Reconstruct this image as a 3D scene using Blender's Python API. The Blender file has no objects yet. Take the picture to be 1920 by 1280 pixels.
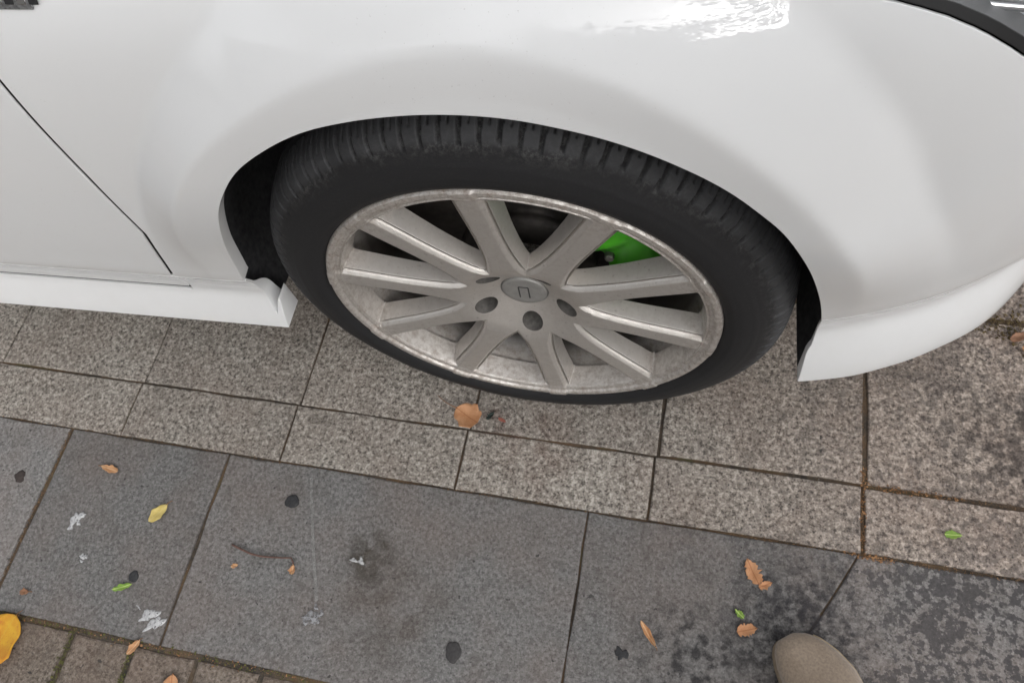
import bpy, bmesh, math, random
import numpy as np
from mathutils import Vector, Matrix
R = math.radians
scene = bpy.context.scene
COL = scene.collection
random.seed(7); rng = np.random.default_rng(7)

# ------------------------------------------------------------------ camera
cd = bpy.data.cameras.new('camera'); cam = bpy.data.objects.new('camera', cd); COL.objects.link(cam)
cd.sensor_width = 36; cd.lens = 1450.877/1920*36; cd.clip_start = .02; cd.clip_end = 2000
cam.matrix_world = (Matrix.Translation((.182184, -.441173, 1.160754)) @ Matrix.Rotation(.431128, 4, 'Z')
                    @ Matrix.Rotation(.486854, 4, 'X') @ Matrix.Rotation(-.279499, 4, 'Z'))
scene.camera = cam
scene.render.resolution_x = 1024; scene.render.resolution_y = 682

# ------------------------------------------------------------------ world, sun, exposure
SUN_EL, SUN_AZ = 35, 145         # azimuth: degrees clockwise from +Y
w = bpy.data.worlds.new('World'); scene.world = w; w.use_nodes = True
nt = w.node_tree; nt.nodes.clear()
out = nt.nodes.new('ShaderNodeOutputWorld'); bg = nt.nodes.new('ShaderNodeBackground')
sky = nt.nodes.new('ShaderNodeTexSky'); sky.sky_type = 'NISHITA'; sky.sun_disc = False
sky.sun_elevation = R(SUN_EL); sky.sun_rotation = R(SUN_AZ); sky.air_density = 1.0; sky.dust_density = 5.0; sky.ozone_density = 1.0
hs = nt.nodes.new('ShaderNodeHueSaturation'); hs.inputs['Saturation'].default_value = .12
nt.links.new(sky.outputs[0], hs.inputs['Color']); nt.links.new(hs.outputs[0], bg.inputs[0])
bg.inputs[1].default_value = .15
nt.links.new(bg.outputs[0], out.inputs[0])
sl = bpy.data.lights.new('sun', 'SUN'); sl.energy = 0.5; sl.angle = R(10); sl.color = (1, .985, .965)
sun = bpy.data.objects.new('sun', sl); COL.objects.link(sun)
sd = Vector((math.sin(R(SUN_AZ))*math.cos(R(SUN_EL)), math.cos(R(SUN_AZ))*math.cos(R(SUN_EL)), math.sin(R(SUN_EL))))
sun.rotation_euler = sd.to_track_quat('Z', 'Y').to_euler()
vs = scene.view_settings; vs.view_transform = 'Standard'; vs.look = 'None'; vs.gamma = 1; vs.use_curve_mapping = False
vs.exposure = 1.14
# ---- body surface (car frame): x forward, y inward, z up; g = girth coordinate (z up to 0.72)
PG=np.array([(.10,.06),(.18,-.0125),(.208,-.0115),(.224,-.0080),(.246,-.001),(.268,.009),(.283,.0172),(.293,.0200),(.31,.0175),(.335,.0085),(.351,.0010),(.358,-.0020),(.368,-.0032),(.45,-.006),(.55,-.006),(.64,-.001),(.70,.007),(.735,.0140),(.765,.0255),(.790,.041),(.809,.061),(.823,.09),(.838,.18),(.849,.4),(.852,.6),(.856,.9)])
_gz=np.concatenate([[0],np.cumsum(np.hypot(np.diff(PG[:,0]),np.diff(PG[:,1])))])
_s=np.linspace(0,_gz[-1],2400)
_z=np.interp(_s,_gz,PG[:,0]);_y=np.interp(_s,_gz,PG[:,1])
def _sm(a,n):
    k=np.exp(-.5*(np.arange(-3*n,3*n+1)/n)**2);k/=k.sum()
    b=np.pad(a,3*n,mode='reflect',reflect_type='odd');return np.convolve(b,k,'valid')
_n=8
_z=_sm(_z,_n);_y=_sm(_y,_n)
# wider smoothing for the upper body
_z2=_sm(_z,40);_y2=_sm(_y,40)
_w=np.clip((_z-.38)/.06,0,1)
_z=_z*(1-_w)+_z2*_w;_y=_y*(1-_w)+_y2*_w
GS=_s-np.interp(.5,_z,_s)+.5      # girth coordinate, equals ~z around 0.5
def sstep(a,b,x):
    t=np.clip((x-a)/(b-a),0,1);return t*t*(3-2*t)
WX=np.array([-9,.28,.33,.36,.42,.49,.555,.59,.64,.69,.73,.76,.78]);WY=np.array([0,0,.001,.006,.020,.050,.090,.118,.180,.27,.38,.5,.62])
_wx=np.linspace(-2,.78,1400);_wy=_sm(np.interp(_wx,WX,WY),8)
def y0(x):return np.interp(x,_wx,_wy)
# flare
def polar(lst):
    l=np.array(lst);th=np.degrees(np.arctan2(l[:,1]-.325,l[:,0]));th=np.where(th<-90,th+360,th)
    r=np.hypot(l[:,0],l[:,1]-.325);o=np.argsort(th);return th[o],r[o]
RI=([-30,10,20,30.8,42.9,56.5,69.8,80.9,88.4,97.8,107.7,121.7,135.6,165,200],[.385,.388,.392,.396,.399,.407,.418,.424,.426,.423,.417,.410,.409,.40,.39])
RO=([-30,5,20,30,37,45,55,62,70,90,105,115,125,135,152,165,200],[.49,.482,.470,.466,.473,.487,.498,.502,.505,.505,.495,.480,.465,.456,.450,.45,.45])
def flare(x,z):
    th=np.degrees(np.arctan2(z-.325,x));th=np.where(th<-90,th+360,th)
    r=np.hypot(x,z-.325)
    ri=np.interp(th,*RI);ro=np.interp(th,*RO)
    t=(r-ri)/(ro-ri)
    def ramp(t):   # soft crest at 0, soft valley at 1
        k=.10;a=lambda u:np.where(u<-k,0,np.where(u>k,u,(u+k)**2/(4*k)))
        k2=.11;b=lambda u:np.where(u<-k2,0,np.where(u>k2,u,(u+k2)**2/(4*k2)))
        return 1-a(t)+b(t-1)
    amp=.030*np.where(x>0,sstep(.33,.56,z),sstep(.33,.60,z))
    lip=-.003*np.clip((r-ri)/.04,-1,0)*sstep(.3,.44,z)   # lip face leans in slightly at the edge
    return amp*np.clip(ramp(t),0,1)+lip*-1
def surf(x,g):
    x=np.asarray(x,float);g=np.asarray(g,float)
    z=np.interp(g,GS,_z);y=np.interp(g-.011*sstep(.33,.43,x)*(1-sstep(.40,.52,g)),GS,_y)
    return np.stack([x,y+y0(x)-flare(x,z),z],-1)

# ------------------------------------------------------------------ helpers
def mesh_obj(name, verts, faces, mat, parent=None, smooth=True, normals=None):
    me = bpy.data.meshes.new(name)
    me.from_pydata([tuple(map(float, v)) for v in verts], [], [tuple(map(int, f)) for f in faces]); me.update()
    if smooth: me.polygons.foreach_set('use_smooth', [True]*len(me.polygons))
    if normals is not None: me.normals_split_custom_set_from_vertices([tuple(map(float, n)) for n in normals])
    o = bpy.data.objects.new(name, me); COL.objects.link(o)
    if mat: me.materials.append(mat)
    if parent: o.parent = parent
    return o
def bm_obj(name, bm, mat, parent=None, smooth=True):
    me = bpy.data.meshes.new(name); bm.to_mesh(me); bm.free()
    if smooth: me.polygons.foreach_set('use_smooth', [True]*len(me.polygons))
    o = bpy.data.objects.new(name, me); COL.objects.link(o)
    if mat: me.materials.append(mat)
    if parent: o.parent = parent
    return o
def empty(name, loc=(0, 0, 0), rz=0, parent=None):
    o = bpy.data.objects.new(name, None); COL.objects.link(o); o.location = loc; o.rotation_euler = (0, 0, rz)
    o.empty_display_size = .1
    if parent: o.parent = parent
    return o
def tag(o, label, cat, group=None):
    o['label'] = label; o['category'] = cat
    if group: o['group'] = group
    return o
def grid_faces(n, m, wrap_n=False):
    f = []
    for i in range(n if wrap_n else n-1):
        a = i*m; b = ((i+1) % n)*m
        for j in range(m-1): f.append((a+j, b+j, b+j+1, a+j+1))
    return f
def revolve(prof, n=96, a0=0, a1=2*math.pi):
    """prof: (r, y); axis = Y; returns verts, faces"""
    full = abs(a1-a0-2*math.pi) < 1e-6
    ang = np.linspace(a0, a1, n, endpoint=not full)
    v = [(r*math.cos(a), y, r*math.sin(a)) for a in ang for r, y in prof]
    return v, grid_faces(n, len(prof), full)
def clip(P, T, F):
    """keep the part of triangles T (params P) where F(P) > 0"""
    val = F(P); P = list(map(tuple, P)); val = list(val); out = []; cache = {}
    T = np.asarray(T); v = np.array(val)[T]; pos = v > 0; n = pos.sum(1)
    out = [tuple(t) for t in T[n == 3]]
    def cut(a, b):
        k = (min(a, b), max(a, b))
        if k not in cache:
            t = val[a]/(val[a]-val[b]); t = min(max(t, 0.0), 1.0)
            P.append(tuple(P[a][i]+(P[b][i]-P[a][i])*t for i in range(len(P[a])))); cache[k] = len(P)-1
        return cache[k]
    for t in T[(n == 1) | (n == 2)]:
        t = list(map(int, t)); s = [val[i] > 0 for i in t]
        if sum(s) == 1:
            k = s.index(True); a, b, c = t[k], t[(k+1) % 3], t[(k+2) % 3]
            out.append((a, cut(a, b), cut(a, c)))
        else:
            k = s.index(False); a, b, c = t[k], t[(k+1) % 3], t[(k+2) % 3]
            p, q = cut(a, b), cut(a, c)
            out.append((b, c, q)); out.append((b, q, p))
    return np.array(P), np.array(out)
def compact(P, T):
    u, inv = np.unique(T.ravel(), return_inverse=True)
    return P[u], inv.reshape(-1, 3)
def poly_dist(P, poly):
    """signed distance, positive outside the closed polygon"""
    poly = np.array(poly, float); a = poly; b = np.roll(poly, -1, 0)
    d2 = np.full(len(P), 1e9); ins = np.zeros(len(P), bool)
    for (ax, ay), (bx, by) in zip(a, b):
        ex, ey = bx-ax, by-ay; L = ex*ex+ey*ey
        t = np.clip(((P[:, 0]-ax)*ex+(P[:, 1]-ay)*ey)/L, 0, 1)
        d2 = np.minimum(d2, (P[:, 0]-ax-t*ex)**2+(P[:, 1]-ay-t*ey)**2)
        if ay != by: ins ^= ((ay > P[:, 1]) != (by > P[:, 1])) & (P[:, 0] < (bx-ax)*(P[:, 1]-ay)/(by-ay)+ax)
    return np.where(ins, -1, 1)*np.sqrt(d2)

# ------------------------------------------------------------------ materials
class NT:
    def __init__(s, name):
        s.m = bpy.data.materials.new(name); s.m.use_nodes = True; s.t = s.m.node_tree
        s.b = s.t.nodes['Principled BSDF']
    def n(s, kind, **kw):
        nd = s.t.nodes.new('ShaderNode'+kind)
        for k, v in kw.items():
            if hasattr(nd, k) and not k in nd.inputs: setattr(nd, k, v)
            else: nd.inputs[k].default_value = v
        return nd
    def l(s, a, b): s.t.links.new(a, b); return s
    def pos(s, kind='world', scale=None):
        if kind == 'world': o = s.n('NewGeometry').outputs['Position']
        else: o = s.n('TexCoord').outputs['Object']
        if scale:
            mp = s.n('Mapping'); mp.inputs['Scale'].default_value = scale; s.l(o, mp.inputs[0]); o = mp.outputs[0]
        return o
    def noise(s, co, scale, detail=4, rough=.55, off=0):
        nd = s.n('TexNoise'); nd.inputs['Scale'].default_value = scale; nd.inputs['Detail'].default_value = detail; nd.inputs['Roughness'].default_value = rough
        if off:
            mp = s.n('Mapping'); mp.inputs['Location'].default_value = (off, off*1.7, off*.3); s.l(co, mp.inputs[0]); co = mp.outputs[0]
        s.l(co, nd.inputs['Vector']); return nd.outputs['Fac']
    def ramp(s, fac, stops):
        nd = s.n('ValToRGB'); cr = nd.color_ramp
        while len(cr.elements) < len(stops): cr.elements.new(.5)
        for e, (p, c) in zip(cr.elements, stops):
            e.position = p; e.color = (c, c, c, 1) if isinstance(c, (int, float)) else (*c, 1)
        s.l(fac, nd.inputs[0]); return nd.outputs[0]
    def mix(s, fac, a, b, mode='MIX'):
        nd = s.n('Mix'); nd.data_type = 'RGBA'; nd.blend_type = mode; nd.clamp_factor = True
        for sock, v in ((nd.inputs[0], fac), (nd.inputs[6], a), (nd.inputs[7], b)):
            if isinstance(v, (int, float)): sock.default_value = v if sock == nd.inputs[0] else (v, v, v, 1)
            elif isinstance(v, tuple): sock.default_value = (*v, 1)
            else: s.l(v, sock)
        return nd.outputs[2]
    def math(s, op, a, b=None):
        nd = s.n('Math'); nd.operation = op
        for i, v in enumerate((a, b)):
            if v is None: continue
            if isinstance(v, (int, float)): nd.inputs[i].default_value = v
            else: s.l(v, nd.inputs[i])
        return nd.outputs[0]
    def bump(s, h, strength=.3, dist=.001):
        nd = s.n('Bump'); nd.inputs['Strength'].default_value = strength; nd.inputs['Distance'].default_value = dist
        s.l(h, nd.inputs['Height']); s.l(nd.outputs[0], s.b.inputs['Normal'])
    def set(s, **kw):
        for k, v in kw.items():
            k = k.replace('_', ' ')
            sk = s.b.inputs[k]
            if isinstance(v, bpy.types.NodeSocket): s.l(v, sk)
            elif isinstance(v, tuple): sk.default_value = (*v, 1)
            else: sk.default_value = v
        return s
def simple(name, col, rough=.5, **kw):
    t = NT(name); t.set(Base_Color=col, Roughness=rough, **kw); return t.m
def varied(name, c1, c2, scale, rough=.8, bump=.3, dist=.0006, **kw):
    t = NT(name); p = t.pos('obj'); f = t.noise(p, scale, 5, .6)
    t.set(Base_Color=t.ramp(f, [(.3, c1), (.7, c2)]), Roughness=rough, **kw); t.bump(f, bump, dist); return t.m
M = {}
def mk_paint():
    t = NT('white_paint'); p = t.pos('obj')
    spk = t.noise(p, 420, 2, .5); spk = t.ramp(spk, [(.70, 0), (.76, 1)])
    area = t.noise(p, 5, 3, .5, 3); area = t.ramp(area, [(.44, 0), (.66, 1)])
    xz = t.n('SeparateXYZ'); t.l(p, xz.inputs[0])
    low = t.ramp(t.math('MULTIPLY', xz.outputs[2], 1.4), [(.28, 1), (.80, 0)])
    dust = t.math('MULTIPLY', t.noise(p, 30, 6, .65, 7), low)
    c = t.mix(t.math('MULTIPLY', dust, .16), (.745, .75, .755), (.40, .37, .32))
    c = t.mix(t.math('MULTIPLY', t.math('MULTIPLY', spk, area), .36), c, (.25, .23, .2))
    t.set(Base_Color=c, Roughness=.5, Specular_IOR_Level=0.0, Coat_Weight=1.0, Coat_Roughness=.012, Coat_IOR=1.5)
    return t.m
M['paint'] = mk_paint()
def mk_alloy():
    t = NT('silver_alloy'); p = t.pos('obj')
    xz = t.n('SeparateXYZ'); t.l(p, xz.inputs[0])
    rr = t.math('SQRT', t.math('ADD', t.math('POWER', xz.outputs[0], 2), t.math('POWER', xz.outputs[2], 2)))
    edge = t.ramp(rr, [(.196, 0), (.236, 1)])
    n1 = t.noise(p, 110, 7, .75); n2 = t.noise(p, 14, 4, .6, 5); n3 = t.noise(p, 260, 3, .6, 9)
    dirt = t.math('MULTIPLY', t.ramp(n1, [(.42, 0), (.66, 1)]), t.math('ADD', t.math('MULTIPLY', edge, .85), t.math('MULTIPLY', n2, .35)))
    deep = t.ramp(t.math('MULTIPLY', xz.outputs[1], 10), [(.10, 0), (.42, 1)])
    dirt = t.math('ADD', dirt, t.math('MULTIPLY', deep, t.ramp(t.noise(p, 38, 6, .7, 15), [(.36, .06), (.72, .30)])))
    c = t.mix(t.math('MULTIPLY', dirt, .72), (.60, .572, .54), (.17, .108, .070))
    c = t.mix(t.ramp(n3, [(.63, 0), (.72, .45)]), c, (.2, .17, .15))
    depth_shade = t.ramp(t.math('MULTIPLY', xz.outputs[1], 10), [(.42, 0), (.68, .93)])  # shade deep inside the barrel, painted into the colour by depth
    dirt = t.math('ADD', dirt, depth_shade); c = t.mix(depth_shade, c, (.026, .021, .018))
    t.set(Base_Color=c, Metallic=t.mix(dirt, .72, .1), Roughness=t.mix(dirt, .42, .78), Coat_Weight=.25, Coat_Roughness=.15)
    t.bump(n3, .06, .0004)
    return t.m
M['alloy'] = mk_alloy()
def mk_rubber():
    t = NT('tyre_rubber'); p = t.pos('obj')
    xz = t.n('SeparateXYZ'); t.l(p, xz.inputs[0])
    rr = t.math('SQRT', t.math('ADD', t.math('POWER', xz.outputs[0], 2), t.math('POWER', xz.outputs[2], 2)))
    band = t.ramp(rr, [(.286, 0), (.300, 1), (.3195, 1), (.3245, .45)])
    an = t.math('ARCTAN2', xz.outputs[2], xz.outputs[0])
    cv = t.n('CombineXYZ'); t.l(t.math('MULTIPLY', an, .30), cv.inputs[0]); t.l(t.math('MULTIPLY', rr, 1.0), cv.inputs[1]); t.l(xz.outputs[1], cv.inputs[2])
    n1 = t.noise(cv.outputs[0], 150, 8, .78); n2 = t.noise(p, 13, 4, .6, 2); n3 = t.noise(p, 420, 4, .7, 4)
    d = t.math('MULTIPLY', t.ramp(n1, [(.47, 0), (.64, 1)]), t.math('MULTIPLY', band, t.ramp(n2, [(.38, .10), (.66, 1)])))
    fine = t.ramp(n3, [(.52, 0), (.75, 1)])
    c = t.mix(t.math('MULTIPLY', d, .35), (.0165, .0165, .0178), (.19, .187, .183))
    c = t.mix(t.math('MULTIPLY', fine, t.math('MULTIPLY', n2, .20)), c, (.10, .097, .093))
    vo = t.n('TexVoronoi'); vo.feature = 'DISTANCE_TO_EDGE'; vo.inputs['Scale'].default_value = 120
    wn = t.n('TexNoise'); wn.inputs['Scale'].default_value = 60; t.l(p, wn.inputs['Vector'])
    wv = t.n('VectorMath'); wv.operation = 'MULTIPLY_ADD'; t.l(wn.outputs['Color'], wv.inputs[0]); wv.inputs[1].default_value = (.012, .012, .012); t.l(p, wv.inputs[2]); t.l(wv.outputs[0], vo.inputs['Vector'])
    crack = t.math('MULTIPLY', t.ramp(vo.outputs['Distance'], [(.02, 1), (.09, 0)]), t.math('MULTIPLY', t.ramp(rr, [(.292, 0), (.302, 1), (.313, 1), (.318, 0)]), t.ramp(n2, [(.35, 0), (.60, 1)])))
    c = t.mix(t.math('MULTIPLY', t.math('MULTIPLY', crack, t.ramp(n1, [(.42, 0), (.58, 1)])), .30), c, (.13, .127, .124))
    du = t.n('Attribute'); du.attribute_name = 'dust'
    c = t.mix(t.math('MULTIPLY', du.outputs['Fac'], t.ramp(n2, [(.3, .35), (.65, .85)])), c, (.058, .059, .063))
    t.set(Base_Color=c, Roughness=.66, Specular_IOR_Level=.35)
    t.bump(n3, .25, .0006)
    return t.m
M['rubber'] = mk_rubber()
def mk_granite(name, cols, warm, blot, gsc=165, red=.0, bsc=75):
    """cols: dark, mid, light grain colours"""
    t = NT(name); p = t.pos('world')
    oi = t.n('ObjectInfo'); rnd = oi.outputs['Random']
    g = t.noise(p, gsc, 3, .62); g2 = t.noise(p, gsc*2.1, 2, .6, 3); vor = t.n('TexVoronoi'); vor.inputs['Scale'].default_value = 190; t.l(p, vor.inputs['Vector'])
    mixg = t.math('ADD', t.math('MULTIPLY', g, .62), t.math('MULTIPLY', g2, .38))
    c = t.ramp(mixg, [(.405, cols[0]), (.470, cols[1]), (.520, cols[1]), (.595, cols[2])])
    cell = t.n('SeparateColor'); t.l(vor.outputs['Color'], cell.inputs[0])
    c = t.mix(t.ramp(cell.outputs[0], [(.80, 0), (.86, .30)]), c, cols[2])
    c = t.mix(t.ramp(cell.outputs[1], [(.82, 0), (.87, .42)]), c, cols[0])
    big = t.noise(p, 7, 5, .6, 11)
    c = t.mix(t.ramp(big, [(.40, 0), (.68, warm)]), c, (.20, .135, .105), 'MIX')
    c = t.mix(1.0, c, t.ramp(rnd, [(0, .86), (1, 1.10)]), 'MULTIPLY')
    # damp, dirty blotches: denser toward the tree end (+X) of the pavement
    xyz = t.n('SeparateXYZ'); t.l(p, xyz.inputs[0])
    gx = t.ramp(t.math('MULTIPLY', t.math('ADD', xyz.outputs[0], 1), .5), [(.57, 0), (.66, .45), (.78, .8), (.90, 1)])
    bn = t.math('ADD', t.math('MULTIPLY', t.noise(p, bsc, 4, .6, 21), .7), t.math('MULTIPLY', t.noise(p, 9, 3, .5, 31), .3))
    thr = t.math('ADD', bn, t.math('MULTIPLY', gx, .10))
    bl = t.ramp(thr, [(.565, 0), (.615, 1)])
    bl = t.math('MULTIPLY', bl, t.math('MULTIPLY', gx, blot))
    c = t.mix(bl, c, (.035, .032, .034))
    c = t.mix(t.math('MULTIPLY', gx, red), c, t.mix(1.0, c, (1.22, 1.04, .96), 'MULTIPLY'))
    sp = t.noise(p, 95, 2, .5, 51); c = t.mix(t.ramp(sp, [(.715, 0), (.75, .8)]), c, (.03, .028, .027))
    dn = t.noise(p, 26, 5, .65, 41)
    c = t.mix(t.ramp(dn, [(.52, 0), (.75, .38)]), c, (.07, .062, .052))
    t.set(Base_Color=c, Roughness=t.mix(bl, .82, .6), Specular_IOR_Level=.4)
    t.bump(t.math('ADD', mixg, t.math('MULTIPLY', big, .3)), .5, .0016)
    return t.m
M['granite'] = mk_granite('granite', [(.085, .075, .066), (.275, .247, .215), (.50, .46, .41)], .26, .50, 150, .55)
M['slate'] = mk_granite('dark_slab', [(.096, .092, .089), (.166, .160, .155), (.250, .243, .236)], .26, .95, 190, .2, 105)
M['brown_paver'] = mk_granite('brown_paver', [(.07, .055, .042), (.165, .135, .108), (.27, .23, .195)], .4, .3, 190)
def mk_dirt():
    t = NT('joint_dirt'); p = t.pos('world')
    n1 = t.noise(p, 12, 5, .6); n2 = t.noise(p, 150, 5, .7, 4)
    c = t.ramp(n1, [(.32, (.03, .027, .024)), (.48, (.06, .048, .036)), (.58, (.12, .075, .042)), (.70, (.07, .068, .03))])
    c = t.mix(t.ramp(n2, [(.4, 0), (.7, .6)]), c, (.15, .11, .075))
    t.set(Base_Color=c, Roughness=.95); t.bump(n2, .7, .003); return t.m
M['dirt'] = mk_dirt()
M['liner'] = varied('liner_felt', (.014, .014, .017), (.045, .044, .046), 110, .95, .5, .001)
M['black'] = simple('black_plastic', (.012, .012, .013), .55)
M['under'] = simple('underbody', (.006, .006, .006), .9)
M['green'] = varied('green_enamel', (.06, .44, .012), (.09, .56, .02), 40, .38, .1, .0003)
M['iron'] = varied('cast_iron', (.022, .019, .018), (.06, .052, .047), 60, .55, .3, .0006, Metallic=.6)
M['pocket'] = varied('shaded_bore', (.07, .065, .06), (.15, .14, .13), 150, .7, .2, .0004, Metallic=.3)  # bore colour darkened to stand for shade inside the lug holes
M['chrome'] = simple('chrome', (.75, .76, .78), .12, Metallic=1.0)
M['silver'] = varied('lamp_silver', (.46, .47, .50), (.80, .81, .83), 22, .3, .4, .004, Metallic=.35)
M['badge'] = varied('badge_grey', (.12, .12, .12), (.32, .32, .32), 300, .35, .2, .0004, Metallic=.6)
gl = NT('clear_lens'); gl.set(Base_Color=(.9, .93, .96), Roughness=.03, Alpha=.14, Specular_IOR_Level=.8); M['lens'] = gl.m
M['bolt'] = varied('bolt_steel', (.18, .17, .16), (.34, .33, .31), 120, .45, .1, .0003, Metallic=.8)

# ------------------------------------------------------------------ setting: ground and pavement
gs = mesh_obj('ground', [(-300, -300, -.05), (300, -300, -.05), (300, 300, -.05), (-300, 300, -.05)], [(0, 1, 2, 3)],
              varied('far_ground', (.11, .105, .1), (.17, .165, .16), 2, .9), smooth=False)
gs['kind'] = 'structure'
PHI = -.0127455
cu, su = math.cos(PHI), math.sin(PHI)
def UV(u, v, z=0): return (u*cu-v*su, u*su+v*cu, z)
n = 70
gx = np.linspace(-3.2, 3.2, n); bedv = [UV(a, b, -.0045+.002*math.sin(a*31)*math.cos(b*27)) for a in gx for b in gx]
pave = mesh_obj('pavement', bedv, grid_faces(n, n), M['dirt']); pave['kind'] = 'structure'
def slab(name, corners, mat, dz=0.0, ch=.0022, gap=.0009, thick=.04, tilt=(0, 0)):
    """one paving piece from its four corners (u,v), counter-clockwise; the rim is chamfered and slightly worn"""
    c = np.array(corners, float); ctr = c.mean(0)
    k = len(c); rings = []
    def inset(d):
        r = []
        for i in range(k):
            p0, p1, p2 = c[i-1], c[i], c[(i+1) % k]
            e1 = (p1-p0)/np.linalg.norm(p1-p0); e2 = (p2-p1)/np.linalg.norm(p2-p1)
            n1 = np.array((-e1[1], e1[0])); n2 = np.array((-e2[1], e2[0]))
            m = n1+n2; m /= (m@n1); r.append(p1+m*d)
        return r
    # subdivide every edge so that the border wanders a little
    def ring(d, z, jit):
        pts = inset(d); r = []
        for i in range(k):
            a, b = pts[i], pts[(i+1) % k]; m = max(2, int(np.linalg.norm(c[(i+1) % k]-c[i])/.05))
            e = (b-a)/np.linalg.norm(b-a); nn = np.array((-e[1], e[0]))
            for j in range(m):
                t = j/m; q = a+(b-a)*t
                if j: q = q+nn*J[(i, j)]*jit
                r.append((*q, z))
        return r
    J = {(i, j): float(rng.uniform(-1, 1.6)) for i in range(k) for j in range(80)}
    rs = [ring(gap, -thick, .0010), ring(gap, -ch, .0010), ring(gap+ch*.35, -ch*.3, .0010), ring(gap+ch*1.2, 0, .0006)]
    m = len(rs[0]); V_ = []
    for r_ in rs:
        for (a, b, z) in r_:
            V_.append(UV(a, b, z+dz+(tilt[0]*(a-ctr[0])+tilt[1]*(b-ctr[1])) if z > -thick+.001 else z))
    F_ = []
    for q in range(3):
        for i in range(m):
            j = (i+1) % m; F_.append((q*m+i, q*m+j, (q+1)*m+j, (q+1)*m+i))
    V_.append(UV(ctr[0], ctr[1], dz)); cI = len(V_)-1
    F_ += [(3*m+i, 3*m+(i+1) % m, cI) for i in range(m)]
    o = mesh_obj(name, V_, F_, mat, pave, smooth=False)
    return o
def rect(u0, u1, v0, v1): return [(u0, v0), (u1, v0), (u1, v1), (u0, v1)]
def rj(a=.0009): return float(rng.uniform(-a, a))
# dark slab course
xs = [(-2.62, -2.02), (-2.02, -1.715), (-1.715, -1.115), (-1.115, -.8145), (-.809, -.508), (-.506, .095)]
def dark(cs): slab('paving_slab', cs, M['slate'], rj(), tilt=(rj(.003), rj(.003)), gap=.0010)
for a, b in xs: dark(rect(a, b, -.455, -.150))
DG = lambda v: .477+(v+.153)*.545     # the slanted cut
dark([(.095, -.455), (DG(-.455), -.455), (DG(-.150), -.150), (.095, -.150)])
dark([(DG(-.455), -.455), (1.08, -.455), (1.08, -.150), (DG(-.150), -.150)])
for a in (1.08, 1.68, 2.28): dark(rect(a, a+.6, -.455, -.150))
# granite courses
for k in range(-8, 10):
    u = -.117+.3*k
    slab('paving_slab', rect(u, u+.3, -.150, -.049), M['granite'], rj(.0012), gap=.0034 if k == 2 else .0016)
for r_ in range(0, 7):
    v0 = -.049+(0 if r_ == 0 else .3+.3*(r_-1)+.004); off = -.113 if r_ % 2 == 0 else -.147
    for k in range(-8, 10):
        u = off+.3*k
        hi = .012 if (r_ == 1 and u > .6 and u < .7) else rj(.0012)
        slab('paving_slab', rect(u, u+.3, v0, v0+.3), M['granite'], hi, gap=.0034 if (k in (1, 2) and r_ == 0) else .0016, tilt=(rj(.002), rj(.002)))
# small brown pavers beyond the dark course
for r_ in range(9):
    v1 = -.4585-.204*r_
    for k in range(-22, 26):
        u = -.654+.106*k+(.053 if r_ % 2 else 0)
        slab('small_paver', rect(u, u+.106, v1-.204, v1), M['brown_paver'], rj(.0014)-.001, gap=.0032, ch=.004, tilt=(rj(.01), rj(.006)))

# ------------------------------------------------------------------ the car
CAR = empty('car', (0, 0, 0), R(1.43))
tag(CAR, 'white car parked on the paving, with silver ten-spoke wheel and green brake caliper', 'car')
ARCH = [(-0.352, -0.5), (-0.346, 0.224), (-0.356, 0.25), (-0.366, 0.29), (-0.362, 0.335), (-0.356, 0.368), (-0.3415, 0.4208), (-0.3241, 0.4705), (-0.2937, 0.5387), (-0.2677, 0.5801), (-0.2351, 0.6179), (-0.195, 0.6475), (-0.1501, 0.6708), (-0.1015, 0.685), (-0.0524, 0.6931), (-0.0064, 0.6956), (0.0375, 0.6931), (0.0802, 0.6852), (0.1228, 0.6732), (0.1659, 0.6549), (0.2109, 0.6286), (0.245, 0.5996), (0.2777, 0.5631), (0.3072, 0.5064), (0.3318, 0.432), (0.349, 0.361), (0.358, 0.3), (0.3555, 0.255), (0.352, 0.205), (0.35, -0.5)]
def smooth_poly(p, m=5):
    p = np.array(p); o = [p[0]]
    for i in range(1, len(p)-2):
        p0, p1, p2, p3 = p[i-1], p[i], p[i+1], p[i+2]
        for t in np.linspace(0, 1, m, endpoint=False):
            o.append(.5*(2*p1+(p2-p0)*t+(2*p0-5*p1+4*p2-p3)*t*t+(3*p1-p0-3*p2+p3)*t**3))
    o += [p[-2], p[-1]]; return np.array(o)
ARCHP = smooth_poly(ARCH)
def g_of_z(z): return float(np.interp(z, _z, GS))
SEAM = np.array([(-.476, .10), (-.476, .292), (-.473, .322), (-.457, .37), (-.437, .462), (-.4415, .569), (-.452, .691), (-.462, .76), (-.47, .83), (-.48, .92), (-.5, 1.1), (-.55, 1.6)])
def seam_x(g): return np.interp(g, SEAM[:, 1], SEAM[:, 0])
CRZ = lambda x: np.interp(x, [-9, .33, .36, .43, .52, .56, .60, .66, .8], [.357, .357, .360, .366, .370, .376, .43, .52, .6])
HEAD = [(0.285, 0.7797), (0.3041, 0.7702), (0.3112, 0.769), (0.3296, 0.7635), (0.3485, 0.7565), (0.3688, 0.7461), (0.3817, 0.7384), (0.4002, 0.7258), (0.4102, 0.7182), (0.43, 0.704), (0.47, 0.674), (0.52, 0.645), (0.6, 0.62), (0.7, 0.61), (0.7, 0.74), (0.62, 0.82), (0.52, 0.87), (0.42, 0.9), (0.34, 0.9), (0.29, 0.87), (0.272, 0.82)]
HEADP = np.array(HEAD)
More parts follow.
